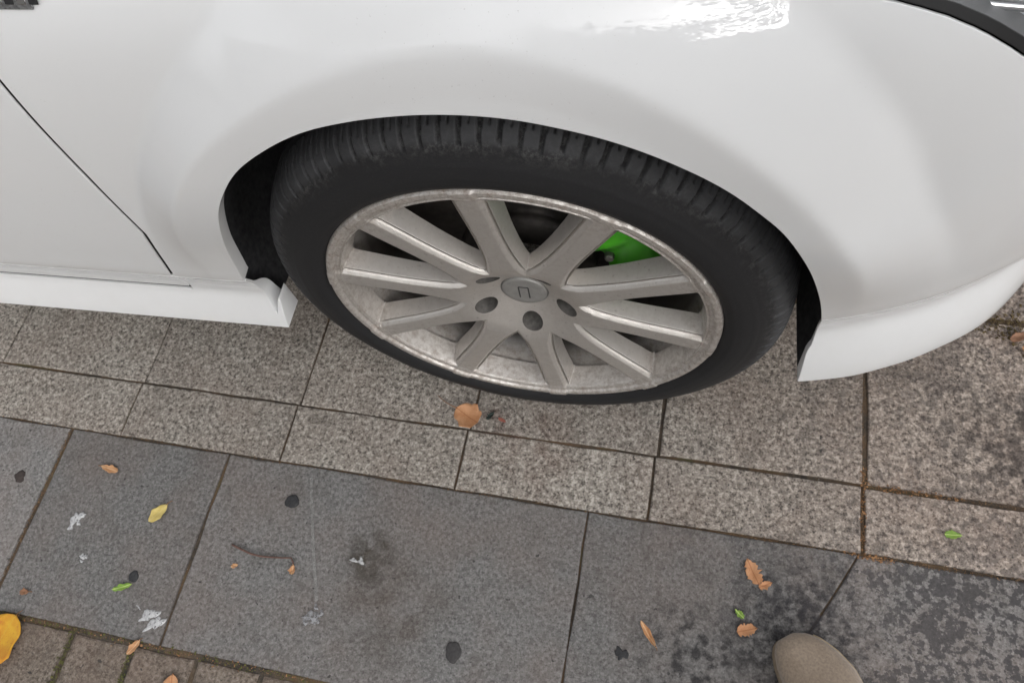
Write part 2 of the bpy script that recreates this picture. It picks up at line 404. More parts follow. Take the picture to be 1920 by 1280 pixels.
def panel(name, x0, x1, g0, g1, fields, mat, step=.0045, lift=0.0, flange=.016, parent=CAR, edges=True):
    nx = int((x1-x0)/step)+1; ng = int((g1-g0)/step)+1
    X, G = np.meshgrid(np.linspace(x0, x1, nx), np.linspace(g0, g1, ng), indexing='ij')
    P = np.stack([X.ravel(), G.ravel()], 1)
    i = (np.arange(nx-1)[:, None]*ng+np.arange(ng-1)[None, :]).ravel()
    T = np.concatenate([np.stack([i, i+ng, i+ng+1], 1), np.stack([i, i+ng+1, i+1], 1)])
    for F in fields: P, T = clip(P, T, F); P, T = compact(P, T)
    S = surf(P[:, 0], P[:, 1])
    e = 2e-4
    dx = surf(P[:, 0]+e, P[:, 1])-surf(P[:, 0]-e, P[:, 1]); dg = surf(P[:, 0], P[:, 1]+e)-surf(P[:, 0], P[:, 1]-e)
    N = np.cross(dx, dg); N /= np.linalg.norm(N, axis=1)[:, None]
    S = S+N*lift
    V_ = S; NV = N; F_ = [tuple(t) for t in T]
    if edges:   # rolled edge: every open border turns inward
        cnt = {}
        for t in T:
            for a, b in ((t[0], t[1]), (t[1], t[2]), (t[2], t[0])): cnt[(a, b)] = 1
        bd = [(a, b) for (a, b) in cnt if (b, a) not in cnt]
        out = {}
        for a, b in bd:      # outward direction of the border in the surface
            d = S[b]-S[a]
            for v_ in (a, b):
                out[v_] = out.get(v_, np.zeros(3))+np.cross(d, N[v_])
        ids = list(out); k = len(V_); mp1 = {v_: k+i for i, v_ in enumerate(ids)}; mp2 = {v_: k+len(ids)+i for i, v_ in enumerate(ids)}; mp3 = {v_: k+2*len(ids)+i for i, v_ in enumerate(ids)}
        od = np.array([out[v_]/max(np.linalg.norm(out[v_]), 1e-9) for v_ in ids]); nb = N[ids]; sb = S[ids]
        fdir = -nb*.25+np.array((0, 1.0, 0)); fdir /= np.linalg.norm(fdir, axis=1)[:, None]
        r1 = sb+od*.0005-nb*.0003; r2 = sb+od*.0008-nb*.0011; fl_ = np.array([flange(*S[v_]) for v_ in ids])[:, None] if callable(flange) else flange
        r3 = sb+od*.0004+fdir*fl_
        V_ = np.concatenate([S, r1, r2, r3]); n1 = nb*.8+od*.6; n2 = nb*.15+od
        NV = np.concatenate([N, n1/np.linalg.norm(n1, axis=1)[:, None], n2/np.linalg.norm(n2, axis=1)[:, None], od])
        for a, b in bd:
            F_ += [(b, a, mp1[a], mp1[b]), (mp1[b], mp1[a], mp2[a], mp2[b]), (mp2[b], mp2[a], mp3[a], mp3[b])]
    return mesh_obj(name, V_, F_, mat, parent, True, NV)
out_arch = lambda P: poly_dist(P, ARCHP)
GAP = .0052
HOODG = g_of_z(.815)
fender = panel('fender', -.56, .80, .34, HOODG+.03, [out_arch, lambda P: P[:, 0]-seam_x(P[:, 1])-GAP*.7, lambda P: P[:, 1]-CRZ(P[:, 0])-.0020,
               lambda P: poly_dist(P, HEADP)-.0015, lambda P: HOODG-P[:, 1]], M['paint'], flange=lambda x, y, z: .020 if math.hypot(x, z-.325) < .385 else .0030)
door = panel('front_door', -1.55, -.40, .28, g_of_z(.81), [lambda P: seam_x(P[:, 1])-GAP*.7-P[:, 0], lambda P: P[:, 1]-.2915], M['paint'], step=.0055, flange=.0030)
skirt = panel('side_skirt', -1.6, -.30, .19, .37, [out_arch, lambda P: np.where(P[:, 0] > -.476, .3545, .2835)-P[:, 1], lambda P: P[:, 1]-.228], M['paint'], step=.004, flange=lambda x, y, z: .005+(.037-y)*float(sstep(.335, .285, z)) if x > -.40 else .02 if z < .24 else .005)
panel('seam_shade', -.56, -.40, .285, .80, [lambda P: .013-np.abs(P[:, 0]-seam_x(P[:, 1]))], M['under'], lift=-.0034, edges=False, parent=door)  # dark strip added behind the door gap so it looks shaded
panel('sill_shade', -1.55, -.375, .27, .37, [lambda P: .008-np.abs(P[:, 1]-np.where(P[:, 0] > -.476, .3565, .289))], M['under'], lift=-.0040, edges=False, parent=skirt)  # dark strip standing in for shade in the sill groove
bumper = panel('front_bumper', .30, .775, .16, .62, [out_arch, lambda P: CRZ(P[:, 0])-.0020-P[:, 1], lambda P: P[:, 1]-.2], M['paint'], step=.004, flange=lambda x, y, z: .005+.016*float(sstep(.30, .21, z)))
hood = panel('hood', -.45, .70, HOODG-.02, GS[-1]-.01, [lambda P: P[:, 1]-HOODG-.002, lambda P: poly_dist(P, HEADP)-.0015], M['paint'], step=.012)
# headlight: clear lens with a dark border, chrome reflector behind
lamp = panel('headlight', .25, .75, .56, HOODG+.10, [lambda P: -poly_dist(P, HEADP)-.0015], M['silver'], lift=-.030, edges=False)
panel('lens', .25, .75, .56, HOODG+.10, [lambda P: -poly_dist(P, HEADP)-.0075], M['lens'], lift=-.0015, flange=.004, parent=lamp)
panel('lens_border', .25, .75, .56, HOODG+.10, [lambda P: -poly_dist(P, HEADP)-.0018, lambda P: poly_dist(P, HEADP)+.0085], M['black'], lift=-.0010, flange=.03, parent=lamp)
for k, (hx, hg) in enumerate(((.40, .80), (.50, .76), (.60, .71))):
    c = surf(np.array([hx]), np.array([hg]))[0]
    prof = [(.004, .05), (.015, .045), (.027, .03), (.034, .012), (.036, .008), (.040, .010)]
    v, f = revolve(prof, 40); v = np.array(v)+c+np.array((0, .004, 0)); mesh_obj('reflector', v, f, M['chrome'], lamp)
for q in range(6):
    P0 = [surf(np.array([x]), np.array([.800-.25*(x-.32)-.008*q]))[0]+np.array((0, .018+.001*q, 0)) for x in np.linspace(.31, .62, 24)]
    v = []; f = []
    for p_ in P0: v += [p_+np.array((0, -.003, -.0022)), p_+np.array((0, -.003, .0022)), p_+np.array((0, .004, .0022)), p_+np.array((0, .004, -.0022))]
    for i in range(len(P0)-1):
        for j in range(4): f.append((i*4+j, i*4+4+j, i*4+4+(j+1) % 4, i*4+(j+1) % 4))
    mesh_obj('trim_strip', v, f, M['chrome'], lamp)
# badge strip behind the wheel arch, at the top of the fender
BG = 0.7631
bz = [(-.46, BG), (-0.3711, BG), (-0.3711-.004, BG+.010), (-0.3711-.014, BG+.022), (-.46, BG+.022)]
badge = panel('side_badge', -.45, -.35, BG-.01, BG+.03, [lambda P: -poly_dist(P, np.array(bz))], M['badge'], step=.002, lift=.0022, flange=.003)
for k in range(7):
    x0 = -.443+.0118*k
    panel('badge_letter', x0, x0+.0075, BG+.004, BG+.017, [lambda P: np.ones(len(P))], M['chrome'] if k % 2 else M['black'], step=.002, lift=.0030, flange=.0012, parent=badge)
# underbody, engine bay and wheel-arch liner
def box(name, lo, hi, mat, parent=CAR, bev=.01):
    bm = bmesh.new(); bmesh.ops.create_cube(bm, size=1)
    for v in bm.verts: v.co = Vector([lo[i]+(v.co[i]+.5)*(hi[i]-lo[i]) for i in range(3)])
    if bev: bmesh.ops.bevel(bm, geom=bm.edges[:], offset=bev, segments=2, affect='EDGES')
    return bm_obj(name, bm, mat, parent)
box('engine_bay', (-.42, .30, .26), (.62, 1.48, .78), M['under'])
box('floor_pan', (-1.6, .09, .20), (-.42, 1.69, .80), M['under'])
box('front_undertray', (.42, .22, .22), (.70, 1.56, .60), M['under'])
angs = np.radians(np.linspace(-19, 193, 130)); V_ = []
yy = [0, .012, .03, .07, .12, .20, .30]
for a in angs:
    d = math.degrees(a)
    rr_ = .386
    if d < 20: rr_ = .372+.014*max(0, (d+19)/39)
    if d > 165: rr_ = .386-.004*(d-165)/34
    x, z = rr_*math.cos(a), .325+rr_*math.sin(a)
    ys = float(surf(np.array([x]), np.array([z]))[0, 1])+.0065
    for y in yy:
        q = rr_+.004*math.sin(9*a)*(y > .03)
        V_.append((q*math.cos(a), ys+y, .325+q*math.sin(a)))
liner = mesh_obj('wheel_arch_liner', V_, grid_faces(len(angs), len(yy)), M['liner'], CAR)
mesh_obj('inner_wall', [(-.5, .30, .1), (.5, .30, .1), (.5, .30, .8), (-.5, .30, .8)], [(0, 1, 2, 3)], M['under'], liner)

# ------------------------------------------------------------------ wheel
WHL_LOC = (0, 0, .325)
def smin(a, b, k):
    h = np.clip(.5+.5*(b-a)/k, 0, 1); return b+(a-b)*h-k*h*(1-h)
PH = 25.2
def face_depth(r, th):
    d = np.radians((np.degrees(th)-PH+18) % 36-18)
    s = np.abs(r*np.sin(d))
    cone = .034-(r-.031)*.54; flat = .0085-.006*(r-.085)/.14
    yt = -smin(-cone, -flat, .006)
    wv = half_w(r)
    a = s-wv
    dep = np.where(a < -.0046, 0, np.where(a < -.0006, (a+.0046)*1.0, .0040))
    dep = dep+.0046*np.exp(-((a-.0010)/.0011)**2)*sstep(.072, .095, r)*(1-sstep(.218, .226, r))
    dep = dep+np.where(a > .0026, (a-.0026)*5.5, 0)
    ysp = yt+dep*sstep(.060, .078, r)
    yr = np.where(r > .2262, .0030, .0030+(.2262-r)*4.5)
    yr = yr+.0018*np.exp(-((r-.2285)/.0011)**2)
    H = smin(ysp, yr, .0045)
    lip = np.interp(r, [.0, .2295, .2335, .2360, .2380, .2425, .2444, .2456], [0, 0, 0, -.0042, -.0050, -.0046, -.0020, .004])
    return H+lip
rs_ = np.unique(np.concatenate([np.linspace(.0305, .088, 40), np.linspace(.088, .222, 80), np.linspace(.222, .2456, 34)]))
def half_w(r): return .0142+.0018*sstep(.14, .22, r)+.0125*np.exp(-np.clip(r-.072, 0, 1)/.024)
aoff = [-.0046, -.0040, -.0027, -.0014, -.0006, .0000, .0006, .0012, .0018, .0024, .0030]
rows = []
for r in rs_:
    smax = r*math.sin(R(18)); wv = float(half_w(np.array(r))); k = min(1, .86*smax/(wv+.0030))
    half = [(wv-.0046)*q/5 for q in range(5)]+[wv+q for q in aoff]; half = [q*k for q in half]
    half += [half[-1]+(smax-half[-1])*((q/12)**1.5) for q in range(1, 13)]
    ang_ = [math.degrees(math.asin(min(1, q/r))) for q in half]; ang_[-1] = 18.0
    sect = [-q for q in ang_[::-1]]+ang_[1:]      # -18 .. 18
    row = []
    for q in range(10): row += [R(PH+36+36*q+d_) for d_ in (sect if q == 9 else sect[:-1])]
    rows.append(row)
NTH = len(rows[0])-1
THg = np.array(rows); RRg = np.repeat(rs_[:, None], NTH+1, 1)
P = np.stack([RRg.ravel(), THg.ravel()], 1); m_ = NTH+1
i = (np.arange(len(rs_)-1)[:, None]*m_+np.arange(NTH)[None, :]).ravel()
T = np.concatenate([np.stack([i, i+m_, i+m_+1], 1), np.stack([i, i+m_+1, i+1], 1)])
LIM = .034
P, T = clip(P, T, lambda P: LIM-face_depth(P[:, 0], P[:, 1]))
HOLES = [(.056, R(PH-108+72*k)) for k in range(5)]; HR = .0140
def hole_f(P):
    f = np.full(len(P), 1.0)
    for hr, ha in HOLES:
        f = np.minimum(f, np.hypot(P[:, 0]*np.cos(P[:, 1])-hr*math.cos(ha), P[:, 0]*np.sin(P[:, 1])-hr*math.sin(ha))-HR)
    return f
P, T = clip(P, T, hole_f)
P, T = compact(P, T)
def wpt(P):
    r, t = P[:, 0], P[:, 1]; return np.stack([r*np.cos(t), face_depth(r, t), r*np.sin(t)], 1)
e = 1.5e-4
dr = wpt(P+np.array((e, 0)))-wpt(P-np.array((e, 0))); dt = wpt(P+np.array((0, e*5)))-wpt(P-np.array((0, e*5)))
WN = np.cross(dt, dr); WN /= np.linalg.norm(WN, axis=1)[:, None]; WN *= np.where(WN[:, 1:2] > 0, -1, 1)
WV = wpt(P)
fn = np.cross(WV[T[:, 1]]-WV[T[:, 0]], WV[T[:, 2]]-WV[T[:, 0]]); fl = fn[:, 1] > 0
T[fl] = T[fl][:, [0, 2, 1]]
cen = P[T].mean(1)
# wheel itself = barrel
bprof = [(.2300, .0060), (.2268, .012), (.2245, .03), (.2235, .052), (.218, .060), (.207, .074), (.2045, .10), (.205, .15), (.212, .17), (.226, .185), (.236, .195), (.244, .20)]
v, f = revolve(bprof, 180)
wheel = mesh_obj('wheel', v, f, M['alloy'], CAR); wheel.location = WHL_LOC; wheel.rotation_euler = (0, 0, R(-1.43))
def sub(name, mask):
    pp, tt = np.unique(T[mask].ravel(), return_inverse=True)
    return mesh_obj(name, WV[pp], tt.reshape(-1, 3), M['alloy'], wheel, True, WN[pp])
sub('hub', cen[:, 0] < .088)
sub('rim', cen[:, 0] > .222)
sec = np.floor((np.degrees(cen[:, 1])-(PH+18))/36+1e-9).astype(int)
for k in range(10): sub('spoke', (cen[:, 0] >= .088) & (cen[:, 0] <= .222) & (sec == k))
# lug pockets with bolts
for hr, ha in HOLES:
    hx, hz = hr*math.cos(ha), hr*math.sin(ha); V_ = []; F_ = []; n = 40
    for q in range(n):
        a = 2*math.pi*q/n; x, z = hx+HR*math.cos(a), hz+HR*math.sin(a)
        y = float(face_depth(np.array(math.hypot(x, z)), np.array(math.atan2(z, x))))
        for (s, yv) in ((1.0, y), (.97, y+.0012), (.95, .058), (.86, .0605), (.02, .0610)): V_.append((hx+(x-hx)*s, yv, hz+(z-hz)*s))
    mesh_obj('lug_pocket', V_, grid_faces(n, 5, True), M['pocket'], wheel)
    V_, F_ = revolve([(.0002, .0505), (.0048, .0505), (.0056, .0515), (.0056, .056), (.0082, .058), (.0086, .061)], 6)
    mesh_obj('lug_bolt', [(a+hx, b, c+hz) for a, b, c in V_], F_, M['bolt'], wheel, smooth=False)
# centre cap with a plain raised disc and two short strokes
v, f = revolve([(.0005, .0310), (.022, .0312), (.0282, .0318), (.0292, .0328), (.0296, .036), (.0306, .038), (.0312, .0345), (.0322, .0335)], 72)
cap = mesh_obj('centre_cap', v, f, varied('cap_grey', (.33, .325, .315), (.42, .415, .40), 90, .45, .1, .0003, Metallic=.5), wheel)
darkm = simple('engraved_dark', (.05, .05, .05), .6)
for sx in (-1, 1):
    bm = bmesh.new(); bmesh.ops.create_cube(bm, size=1)
    for q in bm.verts: q.co = Vector((sx*.0062+q.co.x*.0016+q.co.z*.0, .0309+q.co.y*.0008, q.co.z*.024-.001))
    bm_obj('cap_stroke', bm, darkm, cap, False)
bm = bmesh.new(); bmesh.ops.create_cube(bm, size=1)
for q in bm.verts: q.co = Vector((q.co.x*.0125, .0309+q.co.y*.0008, .0115+q.co.z*.0013))
bm_obj('cap_stroke', bm, darkm, cap, False)
# tyre
tp = [(.2405, .010), (.2438, .0050), (.2472, -.0004), (.2515, -.0032), (.258, -.0052), (.266, -.0058), (.277, -.0030), (.288, .0015), (.2975, .0058), (.3055, .0102), (.3110, .0142), (.3158, .0202), (.3198, .0285), (.3230, .0400), (.3255, .0540), (.3270, .075), (.3275, .11), (.3270, .145), (.3255, .168), (.3203, .195), (.310, .212), (.288, .228), (.262, .222), (.246, .21)]
tp = np.array(tp); sl_ = np.concatenate([[0], np.cumsum(np.hypot(*np.diff(tp, axis=0).T))])
ss = np.unique(np.concatenate([np.linspace(0, sl_[9], 26), np.linspace(sl_[9], sl_[14], 34), np.linspace(sl_[14], sl_[18], 46), np.linspace(sl_[18], sl_[-1], 14)]))
tr, ty = np.interp(ss, sl_, tp[:, 0]), np.interp(ss, sl_, tp[:, 1])
tr = np.convolve(np.pad(tr, 1, 'edge'), [.25, .5, .25], 'valid'); ty = np.convolve(np.pad(ty, 1, 'edge'), [.25, .5, .25], 'valid')
dn = np.stack([np.gradient(ty), -np.gradient(tr)], 1); dn /= np.linalg.norm(dn, axis=1)[:, None]; dn *= np.where(dn[:, 0:1]*1+(-dn[:, 1:2])*.6 > 0, 1, -1)
NT_ = 1800; V_ = []; DU = []
A = np.arange(NT_)*2*math.pi/NT_
jit = np.interp(A*90/(2*math.pi) % 1, [0, 1], [0, 0])
for k, a in enumerate(A):
    deg = k*360/NT_
    ph = (deg % 3.6)/3.6; big = int(deg/3.6)
    for j in range(len(ss)):
        r, y = tr[j], ty[j]; d = 0.0
        if .004 < y < .056 and r > .296:       # shoulder blocks
            sk = (y-.02)*22+.25*math.sin(big*2.3)*.3
            u = (ph+sk*.12) % 1
            dep = .0060*min(1, max(0, (r-.298-.004*((big*7) % 3 == 0))/.008))
            if u < .25: d += dep
            elif .60 < u < .68 and y > .020: d += dep*.5
        if r > .318:
            for gy in (.056, .092, .128, .164):
                if abs(y-gy) < .0048: d = .0075
        if y < .01 and r < .30:                  # sidewall rings
            d -= .0009*math.exp(-((r-.2585)/.0016)**2)+.0006*math.exp(-((r-.281)/.001)**2)
        DU.append(min(1, max(0, (r-.299)/.006))*max(0, 1-d/.003)*(1 if y < .18 else 0) if r > .299 else 0.0)
        r2 = r-d*dn[j, 0]; y2 = y-d*dn[j, 1]
        x, z = r2*math.cos(a), r2*math.sin(a)
        if z < -.3245: z = -.3245
        bl = max(0, (-z-.22)/.105); y2 -= .0008*bl*bl*(1 if y < .05 else -1)
        V_.append((x, y2, z))
ty_o = mesh_obj('tyre', V_, grid_faces(NT_, len(ss), True), M['rubber'], wheel)
at_ = ty_o.data.attributes.new('dust', 'FLOAT', 'POINT'); at_.data.foreach_set('value', DU)
# brake disc, hub carrier, caliper (fixed to the car, seen through the spokes)
v, f = revolve([(.045, .075), (.085, .075), (.088, .088), (.090, .095), (.168, .095), (.169, .096), (.169, .121), (.09, .122)], 96)
disc = mesh_obj('brake_disc', [(a, b, c+.325) for a, b, c in v], f, M['iron'], CAR)
v, f = revolve([(.12, .13), (.19, .131), (.195, .14), (.12, .15)], 64)
mesh_obj('dust_shield', [(a, b, c+.325) for a, b, c in v], f, M['under'], CAR)
def caliper():
    a0, a1 = R(-8), R(60); n = 40; V_ = []
    prof = [(.104, .098), (.104, .074), (.112, .064), (.135, .060), (.154, .061), (.166, .066), (.174, .076), (.178, .095), (.178, .125), (.104, .125)]
    for q in range(n+1):
        t = q/n; a = a0+(a1-a0)*t; en = min(1, min(t, 1-t)/.10)**.5
        bul = .013*(math.exp(-((t-.27)/.11)**2)+math.exp(-((t-.72)/.11)**2))
        for r, y in prof:
            rc = .147; V_.append(((rc+(r-rc)*(.72+.28*en))*math.cos(a), y+(.012*(1-en) if y < .09 else 0)-(bul if y < .07 else 0), .325+(rc+(r-rc)*(.72+.28*en))*math.sin(a)))
    m = len(prof); F_ = grid_faces(n+1, m)+[tuple(range(m)), tuple(n*m+j for j in reversed(range(m)))]
    c = mesh_obj('brake_caliper', V_, F_, M['green'], CAR)
    for t, rr_ in ((.08, .150), (.93, .150), (.5, .118)):
        a = a0+(a1-a0)*t; x, z = rr_*math.cos(a), .325+rr_*math.sin(a)
        v, f = revolve([(.0003, .054), (.005, .054), (.0062, .056), (.0062, .072)], 8)
        mesh_obj('caliper_bolt', [(p+x, q_, s+z) for p, q_, s in v], f, M['bolt'], c, False)
def tube_bm(bm, pts, rad, seg=7):
    rings = []
    for i, p in enumerate(pts):
        d = (pts[min(i+1, len(pts)-1)]-pts[max(i-1, 0)]).normalized()
        u = d.cross(Vector((.3, .2, 1))).normalized(); v_ = d.cross(u)
        rr_ = rad(i/(len(pts)-1)) if callable(rad) else rad
        rings.append([bm.verts.new(p+u*rr_*math.cos(2*math.pi*k/seg)+v_*rr_*math.sin(2*math.pi*k/seg)) for k in range(seg)])
    for a, b in zip(rings[:-1], rings[1:]):
        for k in range(seg): bm.faces.new((a[k], a[(k+1) % seg], b[(k+1) % seg], b[k]))
    bm.faces.new(rings[0][::-1]); bm.faces.new(rings[-1])
caliper()

# the far side of the car and the cabin (seen only when stepping aside)
def mirror_part(o, parent):
    c = o.copy(); COL.objects.link(c); c.parent = parent
    for ch in list(o.children): mirror_part(ch, c)
    return c
for o in (fender, door, skirt, bumper, hood, lamp):
    c = mirror_part(o, CAR); c.scale = (1, -1, 1); c.location = (0, 1.78, 0)
glass = simple('tinted_glass', (.012, .014, .015), .05)
def quad_slab(name, q, mat, th=.006):
    q = [Vector(p_) for p_ in q]; n_ = (q[1]-q[0]).cross(q[3]-q[0]).normalized()*th
    return mesh_obj(name, [tuple(p_) for p_ in q]+[tuple(p_-n_) for p_ in q], [(0, 1, 2, 3), (7, 6, 5, 4), (0, 4, 5, 1), (1, 5, 6, 2), (2, 6, 7, 3), (3, 7, 4, 0)], mat, CAR, False)
quad_slab('windscreen', [(-.46, 1.60, .855), (-.46, .18, .855), (-1.12, .33, 1.31), (-1.12, 1.45, 1.31)], glass)
quad_slab('side_window', [(-.62, .10, .835), (-1.75, .10, .835), (-1.75, .30, 1.31), (-1.12, .30, 1.31)], glass)
quad_slab('side_window', [(-1.75, 1.68, .835), (-.62, 1.68, .835), (-1.12, 1.48, 1.31), (-1.75, 1.48, 1.31)], glass)
quad_slab('roof', [(-1.12, 1.49, 1.32), (-1.12, .29, 1.32), (-1.80, .29, 1.335), (-1.80, 1.49, 1.335)], M['paint'], .02)

# ------------------------------------------------------------------ litter
def leaf_mat(name, c1, c2, vein, edge):
    t = NT(name); p = t.pos('obj'); xz = t.n('SeparateXYZ'); t.l(p, xz.inputs[0])
    f = t.noise(p, 60, 5, .65); f2 = t.noise(p, 240, 3, .6, 4)
    c = t.ramp(f, [(.32, c1), (.66, c2)])
    c = t.mix(t.ramp(f2, [(.60, 0), (.72, .7)]), c, edge)
    ve = t.math('ABSOLUTE', xz.outputs[1]); c = t.mix(t.ramp(t.math('MULTIPLY', ve, 100), [(.03, .75), (.10, 0)]), c, vein)
    t.set(Base_Color=c, Roughness=.6, Specular_IOR_Level=.3); t.bump(f2, .3, .0006); return t.m
LM = dict(orange=leaf_mat('leaf_orange', (.42, .19, .085), (.55, .30, .16), (.30, .12, .05), (.35, .15, .06)),
          tan=leaf_mat('leaf_tan', (.42, .21, .095), (.56, .32, .17), (.62, .42, .25), (.30, .14, .06)),
          yellow=leaf_mat('leaf_yellow', (.50, .38, .11), (.62, .50, .19), (.55, .45, .2), (.42, .28, .06)),
          amber=leaf_mat('leaf_amber', (.50, .19, .02), (.60, .34, .03), (.55, .35, .05), (.40, .12, .03)),
          green=leaf_mat('leaf_green', (.13, .25, .04), (.28, .40, .08), (.5, .6, .2), (.1, .2, .03)),
          brown=leaf_mat('leaf_brown', (.20, .10, .06), (.34, .18, .10), (.15, .08, .04), (.1, .05, .03)))
def leaf(label, xy, L, W, rot, mat, curl=.25, lift=.002, tip=.5, torn=0.0, stem=.3, cat='leaf', name='leaf', fold=.0, seed=0, group=None, pw=.75):
    """leaf blade along local X, with midrib fold, edge curl and a stem; origin on the paving below it"""
    rd = random.Random(seed+int(L*1e5)); nL, nW = 16, 9; V_ = []; F_ = []
    for i in range(nL+1):
        t = i/nL; wv = W*.5*(math.sin(math.pi*t**(.6+.5*tip)))**pw
        edge = [wv*(1+.10*math.sin(17*t+rd.random()))*(1-torn*rd.random()*(.15 < t)), wv*(1+.10*math.sin(15*t+2))*(1-torn*rd.random()*(.15 < t))]
        for j in range(nW):
            s = j/(nW-1)*2-1; ww = edge[0] if s < 0 else edge[1]
            y = s*ww
            z = lift+curl*(y*y)/max(W, 1e-4)*2+curl*L*.5*(t-.5)**2*1.6-fold*abs(y)+.0006*math.sin(t*9+s*3)+.0004*rd.random()
            V_.append((L*(t-.5), y, max(z, .0006)))
    F_ = grid_faces(nL+1, nW)
    o = mesh_obj(name, V_, F_, LM[mat] if isinstance(mat, str) else mat)
    md = o.modifiers.new('thick', 'SOLIDIFY'); md.thickness = .0004; md.offset = 1
    o.location = (xy[0], xy[1], .0012); o.rotation_euler = (0, 0, R(rot)); tag(o, label, cat, group)
    if stem:
        bm = bmesh.new(); zb = lift+curl*L*.2
        pts = [Vector((L*.5-.002+L*stem*q/6, .06*L*stem*math.sin(q*.5), max(.0010, zb*(1-q/6)+.001))) for q in range(7)]
        tube_bm(bm, pts, lambda t: .0008*(1-.3*t), 6); bm_obj('stem', bm, LM['brown'], o)
    return o
leaf('curled orange-brown leaf with a dark stem, lying just below the tyre', (-.122, -.027), .046, .044, 152, 'orange', .45, .003, .3, .08, .95, seed=1, pw=.5)
leaf('small tan leaf on the dark slab, nearest the rocker panel at left', (-.708, -.200), .036, .014, 172, 'tan', .3, .002, .5, .25, .25, seed=2)
leaf('pale yellow pointed leaf on the dark slab', (-.591, -.258), .038, .021, 57, 'yellow', .25, .002, .5, 0, .28, seed=3)
leaf('torn yellow-green leaf scrap beside a black spot', (-.604, -.377), .032, .012, 25, 'green', .3, .002, .5, .35, 0, seed=4)
leaf('big amber-yellow leaf cut off by the left edge of the picture', (-.772, -.487), .088, .074, 72, 'amber', .22, .003, .6, .04, .12, seed=5, pw=.5)
leaf('small pointed tan leaf on the mossy joint at lower left', (-.549, -.456), .026, .013, 62, 'tan', .4, .002, .5, .1, .2, seed=6)
leaf('orange leaf just peeping in at the bottom edge', (-.470, -.497), .034, .030, 100, 'orange', .3, .002, .4, .1, .1, seed=7)
leaf('thin curved tan leaf, rolled up, on the dark slab left of the shoe', (.199, -.311), .040, .009, -52, 'tan', 1.1, .003, .5, 0, .12, seed=8)
leaf('larger torn orange leaf on the dark slab above the shoe', (.334, -.203), .038, .026, 118, 'orange', .35, .002, .4, .55, 0, seed=9)
leaf('small torn orange flake touching the lower end of the torn orange leaf', (.352, -.219), .020, .014, 30, 'orange', .4, .002, .4, .5, 0, seed=10)
leaf('crumpled orange leaf just left of the shoe tip', (.330, -.283), .028, .022, 20, 'orange', .55, .002, .4, .5, .1, seed=11)
leaf('dull green leaf scrap touching the crumpled orange leaf', (.319, -.263), .016, .011, 140, 'green', .4, .0015, .4, .5, 0, seed=12)
leaf('bright green leaf scrap on the reddish granite at right', (.600, -.110), .023, .015, 5, 'green', .35, .002, .4, .5, 0, seed=13)
leaf('tiny tan leaf chip below the left end of the twig', (-.434, -.317), .011, .008, 30, 'tan', .4, .001, .4, .2, 0, seed=14)
leaf('tiny orange leaf chip at the right end of the twig', (-.339, -.308), .015, .012, 100, 'tan', .8, .002, .4, .3, .3, seed=15)
leaf('small pinkish-brown leaf chip above the big amber leaf', (-.766, -.411), .015, .012, 10, 'brown', .5, .001, .4, .3, .5, seed=16)
leaf('dark green leaf crumb beside the curled orange-brown leaf', (-.0846, -.0208), .018, .010, 60, simple('dark_leaf', (.02, .03, .025), .8), .4, .001, .4, .4, 0, seed=17)
leaf('red-brown leaf crumb to the right of the dark crumb under the tyre', (-.064, -.026), .014, .007, -20, simple('red_leaf', (.30, .10, .07), .8), .4, .001, .4, .4, 0, seed=18)
leaf('brown leaf in the dirt by the raised slab at the right edge', (.712, .214), .034, .016, 30, 'brown', .5, .004, .4, .2, .1, seed=19)
leaf('tan leaf just below the brown leaf at the right edge', (.722, .190), .022, .014, -60, 'tan', .5, .003, .4, .2, .1, seed=20)
# twig
bm = bmesh.new()
pts = [Vector((*p_, .0035+.001*math.sin(k))) for k, p_ in enumerate([(-.449, -.2870), (-.430, -.2920), (-.412, -.2960), (-.397, -.2968), (-.380, -.2955), (-.362, -.2935), (-.347, -.2915), (-.341, -.2985)])]
fine = []
for a, b in zip(pts[:-1], pts[1:]): fine += [a.lerp(b, t) for t in (0, .5)]
tube_bm(bm, [p_-Vector((-.4, -.294, 0)) for p_ in fine+[pts[-1]]], lambda t: .0017-.0006*t, 7)
tw = bm_obj('twig', bm, varied('twig_bark', (.10, .055, .045), (.17, .10, .08), 200, .9)); tw.location = (-.4, -.294, 0)
tag(tw, 'thin bent brown twig lying on the dark slab', 'twig')
# spots and droppings
def spot(name, label, cat, xy, r, mat, h=.0012, asp=1.0, rot=0, rough=.18, seed=0, group=None):
    rd = random.Random(seed); n = 28; k = [rd.uniform(0, 6) for _ in range(4)]; V_ = []
    for i in range(n):
        a = 2*math.pi*i/n; q = 1+rough*(math.sin(2*a+k[0])*.6+math.sin(3*a+k[1])*.6+math.sin(5*a+k[2])*.5+math.sin(9*a+k[3])*.3)
        for s, z in ((1, -.0012), (1, .0003), (.90, h*.7), (.6, h), (.25, h*.95+.0002*rd.random())):
            V_.append((r*q*s*math.cos(a), r*q*s*asp*math.sin(a), z))
    f = grid_faces(n, 5, True)+[tuple(i*5+4 for i in range(n))]
    o = mesh_obj(name, V_, f, mat); o.location = (xy[0], xy[1], .0012); o.rotation_euler = (0, 0, R(rot)); tag(o, label, cat, group); return o
gum = varied('old_gum', (.018, .018, .02), (.04, .04, .042), 300, .85)
spot('gum_spot', 'round black gum spot on the dark slab below the rocker end', 'gum', (-.3744, -.206), .0110, gum, rough=.09, seed=3)
spot('gum_spot', 'dark oval gum spot near the bottom edge, in the middle', 'gum', (-.0683, -.380), .0105, varied('gum_grey', (.035, .033, .033), (.06, .056, .056), 250, .9), asp=1.45, rot=10, rough=.09, seed=4)
